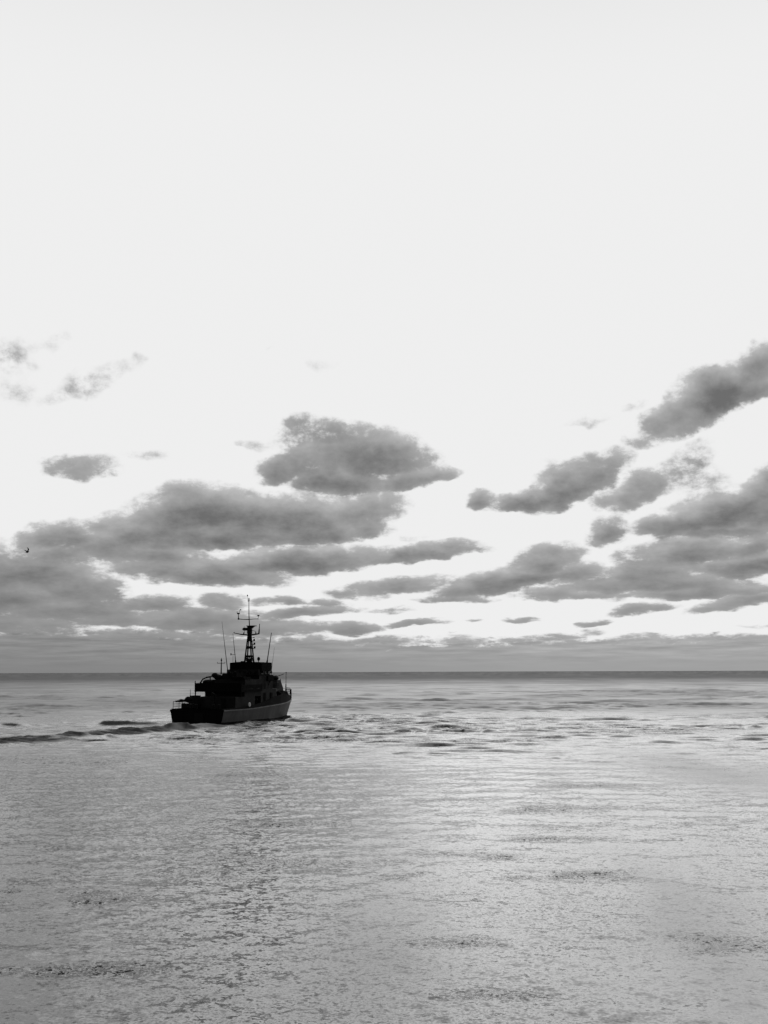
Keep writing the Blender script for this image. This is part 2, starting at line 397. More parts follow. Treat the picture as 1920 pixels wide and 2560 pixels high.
nr, nc = X.shape
verts = np.stack([X, Y, Z], -1).reshape(-1, 3).astype(np.float32)
idx = np.arange(nr * nc).reshape(nr, nc)
a_ = idx[:-1, :-1].ravel(); b_ = idx[:-1, 1:].ravel(); c_ = idx[1:, 1:].ravel(); d_ = idx[1:, :-1].ravel()
faces = np.stack([a_, d_, c_, b_], -1).astype(np.int32)
me = bpy.data.meshes.new('sea')
me.vertices.add(len(verts)); me.vertices.foreach_set('co', verts.ravel())
me.loops.add(faces.size); me.loops.foreach_set('vertex_index', faces.ravel())
me.polygons.add(len(faces)); me.polygons.foreach_set('loop_start', np.arange(0, faces.size, 4, dtype=np.int32))
me.polygons.foreach_set('use_smooth', np.ones(len(faces), dtype=bool))
me.update(calc_edges=True)
lane_ = lane
shipzone = .4 * np.exp(-(((X + 25) / 34) ** 2 + ((Y - 150) / 42) ** 2)) + np.exp(-(((X + .16 * Y) / (.05 * Y + 1)) ** 2 + ((Y - 88) / 38) ** 4))
rip += .45 * np.clip(shipzone, 0, 1) * (1 - lane_)
TONE_AREAS = [(-1.0, 35.9, 2.4, 8.1, 0.13), (26.9, 99.1, 5.3, 24.8, 0.16), (10.8, 40.2, 1.9, 13.6, 0.13), (-1.2, 56.4, 4.0, 12.0, 0.06), (-8.3, 32.0, 4.8, 4.7, 0.09), (-12.1, 43.2, 4.0, 5.5, 0.06), (6.0, 87.6, 5.9, 29.0, -0.07), (-26.6, 82.9, 4.7, 14.4, -0.05), (22.3, 69.9, 2.2, 12.3, -0.04), (5.1, 43.7, 2.8, 9.6, -0.04), (-10.8, 67.0, 6.2, 9.4, -0.02), (-2.4, 111.4, 11.9, 20.9, 0.04)]
broadv = np.zeros_like(X)                                           # roughness put in to darken cloud-reflection columns and brighten the glow
for (px, py, prx, pry, w) in TONE_AREAS:
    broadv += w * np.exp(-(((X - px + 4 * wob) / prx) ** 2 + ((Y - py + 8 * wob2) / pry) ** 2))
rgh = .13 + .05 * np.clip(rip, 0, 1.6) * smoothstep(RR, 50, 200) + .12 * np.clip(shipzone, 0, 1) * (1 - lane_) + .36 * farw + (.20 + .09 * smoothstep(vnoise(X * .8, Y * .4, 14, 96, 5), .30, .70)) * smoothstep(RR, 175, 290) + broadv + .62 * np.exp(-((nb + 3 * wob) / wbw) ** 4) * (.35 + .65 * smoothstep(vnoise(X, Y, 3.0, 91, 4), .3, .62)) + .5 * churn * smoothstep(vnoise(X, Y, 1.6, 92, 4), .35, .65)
near_ = 1 - .7 * smoothstep(RR, 60, 260)
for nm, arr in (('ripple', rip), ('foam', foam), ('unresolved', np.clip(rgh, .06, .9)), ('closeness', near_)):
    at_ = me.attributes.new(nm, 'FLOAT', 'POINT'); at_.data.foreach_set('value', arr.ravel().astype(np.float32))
sea = bpy.data.objects.new('sea', me); col.objects.link(sea); sea['kind'] = 'structure'
if me.polygons[0].normal.z < 0: me.flip_normals()

wm = bpy.data.materials.new('sea_water'); wm.use_nodes = True; M = NT(wm.node_tree); M.n.clear()
pos = M.node('ShaderNodeNewGeometry').outputs['Position']; nrm = M.node('ShaderNodeNewGeometry').outputs['Normal']
ripn = M.node('ShaderNodeAttribute', attribute_name='ripple').outputs['Fac']
foamn = M.node('ShaderNodeAttribute', attribute_name='foam').outputs['Fac']
half = (.5, .5, .5)
cl_ = M.node('ShaderNodeAttribute', attribute_name='closeness').outputs['Fac']
n0 = M.v('SUBTRACT', M.noise(pos, 0.55, 3, .6, .3, 'Color'), half)
n1 = M.v('SUBTRACT', M.noise(pos, 3.6, 2, .6, 0, 'Color'), half)
n2 = M.v('SUBTRACT', M.noise(pos, 10.0, 1, .6, 0, 'Color'), half)
tot = M.v('ADD', M.v('SCALE', n1, scale=M.m('MULTIPLY', cl_, M.m('MULTIPLY_ADD', ripn, .78, .09))), M.v('SCALE', n2, scale=M.m('MULTIPLY', cl_, M.m('MULTIPLY_ADD', ripn, .58, .10))))
tot = M.v('ADD', tot, M.v('SCALE', n0, scale=M.m('MULTIPLY_ADD', ripn, .20, .03)))
tot = M.v('MULTIPLY', tot, (.8, 1.0, 0.0))
nn = M.v('NORMALIZE', M.v('ADD', nrm, tot))
pb = M.node('ShaderNodeBsdfPrincipled')
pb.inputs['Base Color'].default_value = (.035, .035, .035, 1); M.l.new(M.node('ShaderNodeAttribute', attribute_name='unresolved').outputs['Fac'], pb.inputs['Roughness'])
pb.inputs['IOR'].default_value = 1.48
M.l.new(nn, pb.inputs['Normal'])
df = M.node('ShaderNodeBsdfDiffuse'); df.inputs[0].default_value = (.5, .5, .5, 1)
mx = M.node('ShaderNodeMixShader'); M.put(mx.inputs[0], M.m('MULTIPLY', foamn, .85)); M.l.new(pb.outputs[0], mx.inputs[1]); M.l.new(df.outputs[0], mx.inputs[2])
mo = M.node('ShaderNodeOutputMaterial'); M.l.new(mx.outputs[0], mo.inputs[0])
me.materials.append(wm)

# ------------------------------------------------------------------ materials for the ship
def paint(name, v, rough=.6, spec=.3, dirt=.35, scale=1.2):
    m = bpy.data.materials.new(name); m.use_nodes = True; T = NT(m.node_tree); T.n.clear()
    oc = T.node('ShaderNodeTexCoord').outputs['Object']
    sc = T.v('MULTIPLY', oc, (1, 1, .35))
    n = T.noise(sc, scale, 5, .65); n_ = T.noise(oc, scale * 7, 3, .6)
    k = T.m('MULTIPLY', T.lin(n, .3, .7, 1 - dirt, 1 + dirt), T.lin(n_, .3, .7, .9, 1.1))
    c = T.m('MULTIPLY', k, v)
    p = T.node('ShaderNodeBsdfPrincipled'); T.l.new(T.xyz(c, c, c), p.inputs['Base Color'])
    p.inputs['Roughness'].default_value = rough; p.inputs['Specular IOR Level'].default_value = spec
    bp = T.node('ShaderNodeBump'); bp.inputs['Strength'].default_value = .25; bp.inputs['Distance'].default_value = .03
    T.l.new(T.noise(oc, 2.5, 3, .5), bp.inputs['Height']); T.l.new(bp.outputs[0], p.inputs['Normal'])
    o = T.node('ShaderNodeOutputMaterial'); T.l.new(p.outputs[0], o.inputs[0]); return m
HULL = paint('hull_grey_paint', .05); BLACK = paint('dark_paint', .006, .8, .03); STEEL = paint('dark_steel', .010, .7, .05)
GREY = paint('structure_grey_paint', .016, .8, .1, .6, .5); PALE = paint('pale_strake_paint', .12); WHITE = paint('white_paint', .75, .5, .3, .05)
DECK = paint('deck_coating', .04, .8, .1); FEATHER = paint('dark_feathers', .02, .8, .05)
gl = bpy.data.materials.new('window_glass'); gl.use_nodes = True
gp = gl.node_tree.nodes['Principled BSDF']; gp.inputs['Base Color'].default_value = (.01, .01, .01, 1); gp.inputs['Roughness'].default_value = .12
gn = NT(gl.node_tree); gp2 = gn.noise(gn.node('ShaderNodeTexCoord').outputs['Object'], 3.0); gn.l.new(gn.lin(gp2, 0, 1, .08, .16), gp.inputs['Roughness'])

# ------------------------------------------------------------------ mesh helpers
class MB:
    def __init__(s): s.b = bmesh.new()
    def box(s, x0, x1, y0, y1, z0, z1, bev=0.0, taper=None):
        vs = []
        for z in (z0, z1):
            tx, ty = (taper if (taper and z == z1) else (0, 0))
            for x, y in ((x0 + tx, y0 + ty), (x1 - tx, y0 + ty), (x1 - tx, y1 - ty), (x0 + tx, y1 - ty)): vs.append(s.b.verts.new((x, y, z)))
        fs = [s.b.faces.new([vs[i] for i in q]) for q in ((3, 2, 1, 0), (4, 5, 6, 7), (0, 1, 5, 4), (1, 2, 6, 5), (2, 3, 7, 6), (3, 0, 4, 7))]
        if bev:
            es = list({e for f_ in fs for e in f_.edges}); bmesh.ops.bevel(s.b, geom=es, offset=bev, segments=2, affect='EDGES')
        return s
    def tube(s, p, q, r0, r1=None, n=8):
        p = Vector(p); q = Vector(q); r1 = r0 if r1 is None else r1; d = (q - p).normalized()
        a = d.orthogonal().normalized(); b = d.cross(a); A = []; B = []
        for i in range(n):
            t = 2 * math.pi * i / n; o = a * math.cos(t) + b * math.sin(t)
            A.append(s.b.verts.new(p + o * r0)); B.append(s.b.verts.new(q + o * r1))
        for i in range(n): s.b.faces.new((A[i], A[(i + 1) % n], B[(i + 1) % n], B[i]))
        s.b.faces.new(A[::-1]); s.b.faces.new(B); return s
    def ball(s, c, rx, ry=None, rz=None, seg=14):
        ry = ry or rx; rz = rz or rx
        bmesh.ops.create_uvsphere(s.b, u_segments=seg, v_segments=seg // 2 + 2, radius=1, matrix=Matrix.Translation(c) @ Matrix.Diagonal((rx, ry, rz, 1))); return s
    def poly(s, pts, thick):                     # prism along local x: pts in (y, z) with x range
        x0, x1 = thick; A = [s.b.verts.new((x0, y, z)) for y, z in pts]; B = [s.b.verts.new((x1, y, z)) for y, z in pts]; n = len(pts)
        for i in range(n): s.b.faces.new((A[i], A[(i + 1) % n], B[(i + 1) % n], B[i]))
        s.b.faces.new(A[::-1]); s.b.faces.new(B); return s
    def prof(s, pts, y0, y1):                    # prism along local y: pts in (x, z)
        A = [s.b.verts.new((x, y0, z)) for x, z in pts]; B = [s.b.verts.new((x, y1, z)) for x, z in pts]; n = len(pts)
        for i in range(n): s.b.faces.new((A[i], A[(i + 1) % n], B[(i + 1) % n], B[i]))
        s.b.faces.new(A[::-1]); s.b.faces.new(B); return s
    def plan(s, pts, z0, z1, pts2=None):         # prism upwards: pts in (x, y)
        pts2 = pts2 or pts
        A = [s.b.verts.new((x, y, z0)) for x, y in pts]; B = [s.b.verts.new((x, y, z1)) for x, y in pts2]; n = len(pts)
        for i in range(n): s.b.faces.new((A[i], A[(i + 1) % n], B[(i + 1) % n], B[i]))
        s.b.faces.new(A[::-1]); s.b.faces.new(B); return s
    def build(s, name, mat, parent=None, smooth=False, label=None):
        bmesh.ops.recalc_face_normals(s.b, faces=s.b.faces)
        m_ = bpy.data.meshes.new(name); s.b.to_mesh(m_); s.b.free()
        if smooth:
            for p_ in m_.polygons: p_.use_smooth = True
        m_.materials.append(mat); o = bpy.data.objects.new(name, m_); col.objects.link(o)
        if parent is not None: o.parent = parent
        if label: o['label'] = label
        return o
def empty(name, loc, rz, label, cat):
    o = bpy.data.objects.new(name, None); col.objects.link(o); o.location = loc; o.rotation_euler = (0, 0, rz)
    o['label'] = label; o['category'] = cat; return o

# ------------------------------------------------------------------ the ship: local x forward, y to port, z up; origin at the stern on the waterline
HEAD = R(19)
ship = empty('patrol_ship', (-29.9, 181.0, 0), R(90) - HEAD, 'dark naval patrol ship seen from its starboard quarter, steaming away with a tall lattice mast', 'ship')
ST = [0, 2.5, 5, 8, 11, 15, 19, 22, 25, 28, 30.5, 32.5, 34.5, 36, 37.2]
bS = np.interp(ST, [0, 5, 10, 19, 25, 30, 34, 36.3, 37.2], [4.78, 4.86, 4.8, 4.3, 3.5, 2.4, 1.2, .4, .05])
bW = np.interp(ST, [0, 5, 10, 19, 25, 30, 34, 37.2], [4.3, 4.45, 4.4, 3.7, 2.5, 1.35, .5, .03])
zS = np.interp(ST, [0, 10, 19, 30, 37.2], [2.45, 2.45, 2.72, 2.95, 3.3])
zT = np.interp(ST, [0, 2.5, 5, 11, 15, 22, 28, 32.5, 36, 37.2], [2.75, 2.75, 2.8, 3.0, 3.4, 4.3, 4.6, 4.5, 4.15, 4.05])
def rake(x, z): return x - 2.5 * (x / 37.2) ** 8 * (1 - min(max(z, -1.2), 3.3) / 3.3)
def loft(rows, name, mat, parent, closed_ends=True, label=None, smooth=False):
    b = MB(); V = [[b.b.verts.new(p) for p in row] for row in rows]
    for i in range(len(V) - 1):
        for j in range(len(V[0]) - 1): b.b.faces.new((V[i][j], V[i + 1][j], V[i + 1][j + 1], V[i][j + 1]))
    if closed_ends: b.b.faces.new(V[0]); b.b.faces.new(V[-1])
    return b.build(name, mat, parent, smooth, label)
rows = []
for x, s2, w2_, z in zip(ST, bS, bW, zS):
    half_ = [(s2, z), ((s2 * .55 + w2_ * .45), z * .55), (w2_, .25), (w2_ * .9, -.5), (w2_ * .25, -1.3)]
    full = half_ + [(-y, zz) for y, zz in half_[::-1]]
    rows.append([(rake(x, zz), y, zz) for y, zz in full])
hull = loft(rows, 'hull', HULL, ship, label='plain grey hull side below the dark superstructure')
# dark boot topping band proud of the hull at the waterline
rows = [[(rake(x, .5), y * (1.004 + 0.0), zz) for y, zz in ((w2_ + .07, .62), (w2_ + .05, .0), (w2_ * .96 + .05, -.4))] for x, w2_ in zip(ST, bW)]
for sgn in (1, -1):
    loft([[(x, y * sgn, z) for x, y, z in rw] for rw in rows], 'boot_topping', BLACK, hull, False)
# dark upper works of the hull (bulwark and forecastle side)
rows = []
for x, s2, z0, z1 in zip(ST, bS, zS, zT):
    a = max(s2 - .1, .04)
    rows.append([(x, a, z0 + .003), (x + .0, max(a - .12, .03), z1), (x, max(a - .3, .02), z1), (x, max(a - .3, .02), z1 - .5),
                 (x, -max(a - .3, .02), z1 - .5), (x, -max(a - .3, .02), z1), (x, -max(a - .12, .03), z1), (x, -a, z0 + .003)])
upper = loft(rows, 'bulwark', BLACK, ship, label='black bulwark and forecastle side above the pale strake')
for sgn in (1, -1):
    rr = []
    for x, s2, z in zip(ST, bS, zS): rr.append([(x, sgn * (s2 + .07), z + .09), (x, sgn * (s2 + .07), z - .07), (x, sgn * (s2 - .05), z - .09), (x, sgn * (s2 - .09), z + .1), (x, sgn * (s2 + .07), z + .09)])
    loft(rr[:], 'rubbing_strake', PALE, ship)
MB().box(-.12, .0, -4.8, 4.8, 2.3, 2.62, .03).build('transom_fender', BLACK, ship)
MB().poly([(4.74, 2.42), (4.3, .25), (3.9, -.45), (-3.9, -.45), (-4.3, .25), (-4.74, 2.42)], (-.05, -.003)).build('transom', BLACK, ship, label='transom plate, its backlit shade painted in as black')  # dark sheet over the stern; its backlit shade is put into the colour
MB().box(-.11, -.053, -1.2, .4, .6, 2.1, .02).build('stern_door', STEEL, ship)

# --- railings
def railing(pts, h, parent=ship, step=1.5, rr=.028, wires=3):
    b = MB()
    for (p, q) in zip(pts[:-1], pts[1:]):
        p = Vector(p); q = Vector(q); n = max(1, round((q - p).length / step))
        for i in range(n + 1):
            c = p.lerp(q, i / n); b.tube(c, c + Vector((0, 0, h)), rr * 1.3, n=6)
        for k in range(wires):
            u = Vector((0, 0, h * (k + 1) / wires)); b.tube(p + u, q + u, rr if k == wires - 1 else rr * .7, n=6)
    return b.build('railing', STEEL, parent)
railing([(0.2, -4.3, 2.75), (.2, 4.4, 2.75), (4.2, 4.5, 2.75)], 1.12, step=1.7, rr=.035)
railing([(29.5, 2.45, 4.55), (33, 1.55, 4.45), (37.1, .1, 4.05), (33, -1.55, 4.45), (29.5, -2.45, 4.55)], 1.15, step=1.3, rr=.03)
MB().tube((37.15, 0, 3.6), (37.15, 0, 5.3), .11, .08).build('stem_post', STEEL, ship)
MB().tube((35.9, .55, 4.1), (35.95, .55, 8.45), .07, .04).ball((35.95, .55, 8.42), .12).tube((35.9, .55, 4.1), (35.9, .55, 6.2), .11).build('jackstaff', STEEL, ship)

# --- aft deck gear
g = MB(); g.box(2.2, 5.2, 2.3, 4.1, 2.7, 3.5, .1); g.ball((3.9, 3.7, 4.1), .62, .6, .52); g.tube((3.6, 3.9, 4.0), (1.6, 4.75, 3.85), .2, .13); g.ball((2.6, 4.3, 3.95), .42, .45, .26)
winch = g.build('deck_winch', STEEL, ship)
MB().tube((4.0, -1.0, 2.7), (4.0, -1.0, 5.0), .3).tube((4.0, -1.0, 4.9), (1.4, -1.8, 5.3), .18, .1).tube((1.4, -1.8, 5.3), (1.4, -1.8, 4.0), .03).build('deck_crane', STEEL, ship)
MB().tube((5.6, 4.3, 4.4), (5.6, 4.3, 5.7), .05, .03).build('aerial', STEEL, ship)
for y in (-3.4, -2.5, .6, 1.5): MB().tube((.9, y, 2.7), (.9, y, 3.35), .22).ball((.9, y, 3.35), .24, .24, .12).build('bollard', STEEL, ship)

# --- lower aft house
ah = MB().box(5.0, 12.5, -4.25, 4.3, 2.6, 4.5, .08).build('aft_deckhouse', GREY, ship)
MB().tube((5.2, 4.0, 4.5), (7.0, 4.0, 4.5), .16).box(5.3, 7.2, 3.2, 4.25, 4.5, 4.72, .04).build('locker', STEEL, ship)
for y in (-2.6, 1.6): MB().box(4.93, 4.998, y, y + .9, 2.75, 4.25, .02).build('door', STEEL, ah)
# --- gun deck above it: a bulwarked platform carried on posts
gd = MB().box(7.0, 15.0, -4.35, 4.3, 5.3, 5.42).box(7.0, 7.08, -4.35, 4.3, 5.42, 6.75).box(7.08, 15, 4.22, 4.3, 5.42, 6.75).box(7.08, 15, -4.35, -4.27, 5.42, 6.45)
gd.build('upper_deck', BLACK, ship, label='black bulwarked upper deck overhanging the aft deckhouse')
for y in (4.2, -4.2): MB().tube((7.15, y, 4.45), (7.15, y, 5.31), .11).build('post', STEEL, ship)
MB().tube((7.1, 4.25, 6.7), (7.1, 4.25, 7.1), .07).build('stanchion', STEEL, ship)
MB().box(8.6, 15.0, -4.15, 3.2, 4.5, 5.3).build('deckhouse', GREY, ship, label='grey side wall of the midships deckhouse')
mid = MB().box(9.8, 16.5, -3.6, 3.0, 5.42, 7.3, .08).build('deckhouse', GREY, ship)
# boat davit: an arched arm with a rounded boat under it
b = MB(); arc = [(8.4, 3.9, 6.9), (8.7, 3.7, 7.35), (9.4, 3.4, 7.65), (10.3, 3.05, 7.78), (11.0, 2.8, 8.1)]
for p, q in zip(arc[:-1], arc[1:]): b.tube(p, q, .13, .11)
b.tube((8.3, 3.9, 6.5), arc[0], .22, .15).tube((10.2, 3.1, 5.4), (10.2, 3.1, 7.75), .1)
b.build('davit', STEEL, ship)
MB().ball((10.9, 2.6, 8.0), .75, .5, .45).ball((11.3, 2.2, 7.7), .9, .7, .5).build('winch_drum', STEEL, ship)
MB().ball((9.0, 2.9, 6.9), 1.3, .75, .42).build('ship_boat', BLACK, ship)
MB().box(9.3, 12.2, -3.6, -1.2, 7.3, 7.75, .1).build('raft_rack', BLACK, ship)
# funnel between gun deck and bridge
fn = MB().plan([(11.2, -1.3), (14.6, -1.5), (15.2, 0), (14.6, 1.9), (11.2, 1.7), (10.8, .2)], 7.3, 8.35, [(11.6, -1.1), (14.6, -1.3), (15, 0), (14.6, 1.7), (11.6, 1.5), (11.2, .2)]).build('funnel', BLACK, ship)
for y in (-.5, .7): MB().tube((12.6, y, 8.3), (12.3, y, 8.62), .24, .22, 12).build('exhaust_pipe', STEEL, fn)
# secondary mast with a short yard
sm = MB().tube((12, 1.98, 8.2), (12, 1.98, 10.0), .12, .09).tube((12, 1.98, 10.0), (12, 1.98, 10.95), .07, .05).build('aft_mast', STEEL, ship)
MB().tube((12, 1.3, 10.05), (12, 2.75, 10.05), .045).tube((12, 1.3, 10.05), (12, 1.3, 10.25), .04).tube((12, 2.75, 10.05), (12, 2.75, 10.25), .04).build('yard', STEEL, sm)
MB().ball((12, 1.98, 10.55), .13, .13, .22).build('lamp', STEEL, sm)

# --- bridge superstructure
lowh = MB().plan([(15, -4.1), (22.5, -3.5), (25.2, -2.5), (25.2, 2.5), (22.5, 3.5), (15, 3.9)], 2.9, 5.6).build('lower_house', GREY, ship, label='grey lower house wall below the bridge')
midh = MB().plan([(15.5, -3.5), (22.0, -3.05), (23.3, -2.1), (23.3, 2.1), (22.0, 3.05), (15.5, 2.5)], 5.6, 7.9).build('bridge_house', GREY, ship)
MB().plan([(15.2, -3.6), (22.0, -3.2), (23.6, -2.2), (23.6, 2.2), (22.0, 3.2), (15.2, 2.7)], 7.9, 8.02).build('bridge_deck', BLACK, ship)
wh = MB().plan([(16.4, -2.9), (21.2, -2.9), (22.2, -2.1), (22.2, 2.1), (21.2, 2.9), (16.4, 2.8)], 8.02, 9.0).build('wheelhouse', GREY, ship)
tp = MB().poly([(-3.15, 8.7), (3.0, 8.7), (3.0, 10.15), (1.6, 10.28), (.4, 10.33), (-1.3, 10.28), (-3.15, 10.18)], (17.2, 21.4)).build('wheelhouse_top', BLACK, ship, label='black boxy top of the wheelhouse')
for i, y in enumerate((-2.5, -1.45, -.4, .65, 1.7)):
    fr = MB().box(16.34, 16.396, y, y + .8, 8.2, 8.7).build('window', STEEL, wh); MB().box(16.3, 16.337, y + .07, y + .73, 8.26, 8.64).build('pane', gl, fr)
for x in (17.4, 18.8, 20.2):
    fr = MB().box(x, x + .9, -2.96, -2.904, 8.15, 8.7).build('window', STEEL, wh); MB().box(x + .07, x + .83, -3.0, -2.963, 8.21, 8.64).build('pane', gl, fr)
# bridge wing, starboard and port, with braces and lamps
for sgn in (-1, 1):
    w_ = MB().box(19.0, 21.5, 2.9 if sgn > 0 else -3.55, 3.55 if sgn > 0 else -2.9, 7.0, 7.9, .04).build('bridge_wing', BLACK, ship)
    MB().tube((20, sgn * 3.1, 6.1), (20, sgn * 3.5, 7.05), .07).build('brace', STEEL, w_)
    MB().ball((20.6, sgn * 3.4, 8.5), .2, .2, .24).tube((20.6, sgn * 3.4, 7.9), (20.6, sgn * 3.4, 8.4), .06).build('lamp', STEEL, w_)
# side structures on starboard: doors, ladders, vents, boxes
for x in (16.3, 19.4): MB().box(x, x + .85, -4.13 + (x - 15) * .067 - .05, -4.1 + (x - 15) * .067 + .04, 3.1, 5.0, .02).build('door', BLACK, lowh)
b = MB()
for k in range(9): b.tube((17.6, -3.5, 5.7 + k * .25), (18.1, -3.48, 5.7 + k * .25), .03)
b.tube((17.6, -3.5, 5.6), (17.6, -3.5, 7.9), .03).tube((18.1, -3.48, 5.6), (18.1, -3.48, 7.9), .03).build('ladder', STEEL, midh)
for (x, y, z) in ((13.4, -3.9, 3.9), (24.0, -3.2, 4.9), (26.2, -2.6, 4.6)):
    MB().tube((x, y, z - .9), (x, y, z), .22).ball((x, y, z), .36, .36, .26).build('vent', BLACK, ship)
MB().tube((12.4, -4.0, 5.75), (13.9, -4.0, 5.75), .36, n=14).build('raft_canister', GREY, ship, True)
MB().tube((9.9, -4.0, 5.75), (11.4, -4.0, 5.75), .36, n=14).build('raft_canister', GREY, ship, True)
railing([(15.3, -4.1, 5.6), (22.5, -3.75, 5.6), (25.1, -2.9, 5.6)], 1.0, step=1.4)
railing([(15.4, 2.6, 8.02), (15.4, -3.4, 8.02)], .95, step=1.2)
# --- forward gun position
MB().plan([(25.2, -2.2), (30.5, -1.3), (32.5, -.7), (32.5, .8), (30.5, 1.8), (25.2, 2.5)], 3.6, 5.1).build('forward_house', BLACK, ship)
gb = MB().plan([(26.4, -1.9), (30, -1.6), (30, 1.5), (26.4, 2.2)], 5.1, 5.75, [(27, -1.6), (30, -1.5), (30, 1.2), (27, 1.2)]).plan([(27, -1.6), (30, -1.5), (30, 1.2), (27, 1.2)], 5.753, 7.1, [(28, -1.2), (29.6, -1.1), (29.6, .1), (28, .1)]).build('gun_pedestal', GREY, ship, label='pale grey sloping gun pedestal before the bridge')
gu = MB().ball((29, -.4, 7.4), .75, .6, .42).box(28.5, 29.7, -.85, .05, 7.3, 7.9, .08, (.25, .25)).build('deck_gun', STEEL, ship)
MB().tube((29.4, -.4, 7.7), (32.8, -.4, 8.15), .08, .05).build('barrel', STEEL, gu)
MB().ball((28.6, .9, 6.6), .5, .42, .45).tube((28.6, .9, 5.6), (28.6, .9, 6.5), .1).build('ready_locker', STEEL, ship)
MB().box(31.2, 33.6, -.7, .8, 4.2, 4.95, .15).ball((34.3, 0, 4.6), .7, .5, .42).build('anchor_windlass', STEEL, ship)
MB().tube((29.9, -1.0, 7.3), (30.6, -1.0, 5.1), .06).build('brace', STEEL, ship)

# --- main lattice mast
MX = 19.0
mast = empty('lattice_mast', (MX, .12, 10.25), 0, '', ''); mast.parent = ship
del mast['label'], mast['category']
def mz(z): return z - 10.25
b = MB(); legs = []
for sx in (-1, 1):
    for sy in (-1, 1): b.tube((sx * .5, sy * .66, 0), (sx * .18, sy * .22, mz(15.0)), .14, .11)
def hw(z): t = (z - 10.25) / (15 - 10.25); return .5 * (1 - t) + .18 * t, .66 * (1 - t) + .22 * t
lev = [10.7, 11.35, 12.4, 13.1, 13.9, 14.5]
for z in (11.3, 12.75, 14.1, 14.6):
    hx, hy = hw(z); t_ = .13 if z != 11.3 else .17
    b.tube((-hx, -hy, mz(z)), (-hx, hy, mz(z)), t_).tube((hx, -hy, mz(z)), (hx, hy, mz(z)), t_).tube((-hx, -hy, mz(z)), (hx, -hy, mz(z)), .08).tube((-hx, hy, mz(z)), (hx, hy, mz(z)), .08)
def cross(z0, z1, r=.06):
    a0, c0 = hw(z0); a1, c1 = hw(z1)
    for sx in (-1, 1):
        b.tube((sx * a0, -c0, mz(z0)), (sx * a1, c1, mz(z1)), r).tube((sx * a0, c0, mz(z0)), (sx * a1, -c1, mz(z1)), r)
    for sy in (-1, 1):
        b.tube((-a0, sy * c0, mz(z0)), (a1, sy * c1, mz(z1)), r).tube((a0, sy * c0, mz(z0)), (-a1, sy * c1, mz(z1)), r)
cross(10.3, 11.3); cross(12.55, 13.1, .07); cross(14.1, 14.9, .08)
b.build('mast_frame', STEEL, mast)
b = MB().box(-.3, .3, -.26, .26, mz(13.9), mz(15.6), .03).box(-.38, .38, -.36, .36, mz(15.2), mz(16.1), .06).plan([(-.35, -.3), (.35, -.3), (.35, .3), (-.35, .3)], mz(16.1), mz(16.55), [(-.45, -.85), (.45, -.85), (.45, .3), (-.45, .3)])
b.build('mast_head', STEEL, mast)
MB().box(-.5, .5, -1.15, .45, mz(16.55), mz(16.67), .02).build('platform', STEEL, mast)
MB().box(-.45, .45, .1, 1.35, mz(15.82), mz(16.3), .16).tube((0, 1.0, mz(15.3)), (0, 1.0, mz(15.85)), .03).tube((0, 1.05, mz(16.3)), (0, 1.05, mz(16.55)), .03).build('radar', STEEL, mast, label='bulky radar scanner on the port side of the mast')
y1 = MB().tube((0, 0, mz(14.98)), (0, 1.7, mz(15.15)), .13, .11).tube((0, 1.7, mz(15.15)), (0, 3.1, mz(15.42)), .1, .05).tube((0, 0, mz(14.98)), (0, -1.85, mz(15.22)), .14, .11)
y1.tube((0, 1.15, mz(15.1)), (0, 1.15, mz(15.5)), .12, .08).tube((0, -1.2, mz(15.1)), (0, -1.2, mz(15.6)), .12, .06).tube((0, -.3, mz(15.9)), (0, -1.15, mz(15.65)), .035).ball((0, 3.05, mz(15.5)), .09)
yd = y1.build('lower_yard', STEEL, mast)
MB().tube((0, -1.8, mz(15.15)), (0, -1.86, mz(16.0)), .14, .11).tube((0, -1.86, mz(16.0)), (0, -1.92, mz(16.95)), .08, .06).build('whip_aerial', STEEL, mast)
MB().tube((0, 0, mz(16.0)), (0, .18, mz(18.6)), .1, .08).tube((0, .18, mz(18.6)), (0, .22, mz(21.0)), .075, .06).tube((0, .22, mz(21.0)), (0, .22, mz(21.55)), .12, .09).build('topmast', STEEL, mast)
y2 = MB().tube((0, .16, mz(17.75)), (0, 1.2, mz(17.78)), .08, .06).tube((0, 1.2, mz(17.78)), (0, 2.2, mz(17.88)), .06, .07).tube((0, .16, mz(17.75)), (0, -.9, mz(17.82)), .06, .04).tube((0, -.9, mz(17.82)), (0, -1.6, mz(17.85)), .045)
yd2 = y2.tube((0, 2.2, mz(17.75)), (0, 2.25, mz(18.75)), .1, .05).ball((0, 2.2, mz(17.9)), .17).tube((0, -1.6, mz(17.7)), (0, -1.65, mz(18.3)), .04).build('upper_yard', STEEL, mast)
MB().tube((0, 2.25, mz(18.7)), (0, 2.25, mz(18.95)), .18, .3, 10).tube((0, 2.5, mz(18.9)), (0, 2.5, mz(19.25)), .04).tube((0, 2.0, mz(18.9)), (0, 2.05, mz(19.4)), .03).ball((0, 1.85, mz(19.5)), .13, .13, .1).build('wind_sensor', STEEL, mast)
MB().tube((0, -1.66, mz(18.25)), (0, -1.66, mz(18.5)), .06, .27, 10).build('lamp', STEEL, mast)
MB().tube((0, .22, mz(20.95)), (0, .45, mz(21.0)), .03).tube((0, .45, mz(21.0)), (0, .52, mz(21.9)), .018).ball((0, .52, mz(22.0)), .11, .11, .15).build('wind_vane', STEEL, mast)
for z in (14.5, 13.95, 13.3, 12.65):
    hx, hy = hw(z); yy = -hy
    q = MB().tube((0, yy + .05, mz(z)), (0, yy - .55, mz(z) + .0), .06).box(-.12, .12, yy - .72, yy - .45, mz(z) - .02, mz(z) + (.12 if z > 14.2 else .38), .03)
    q.build('signal_lamp', STEEL, mast)
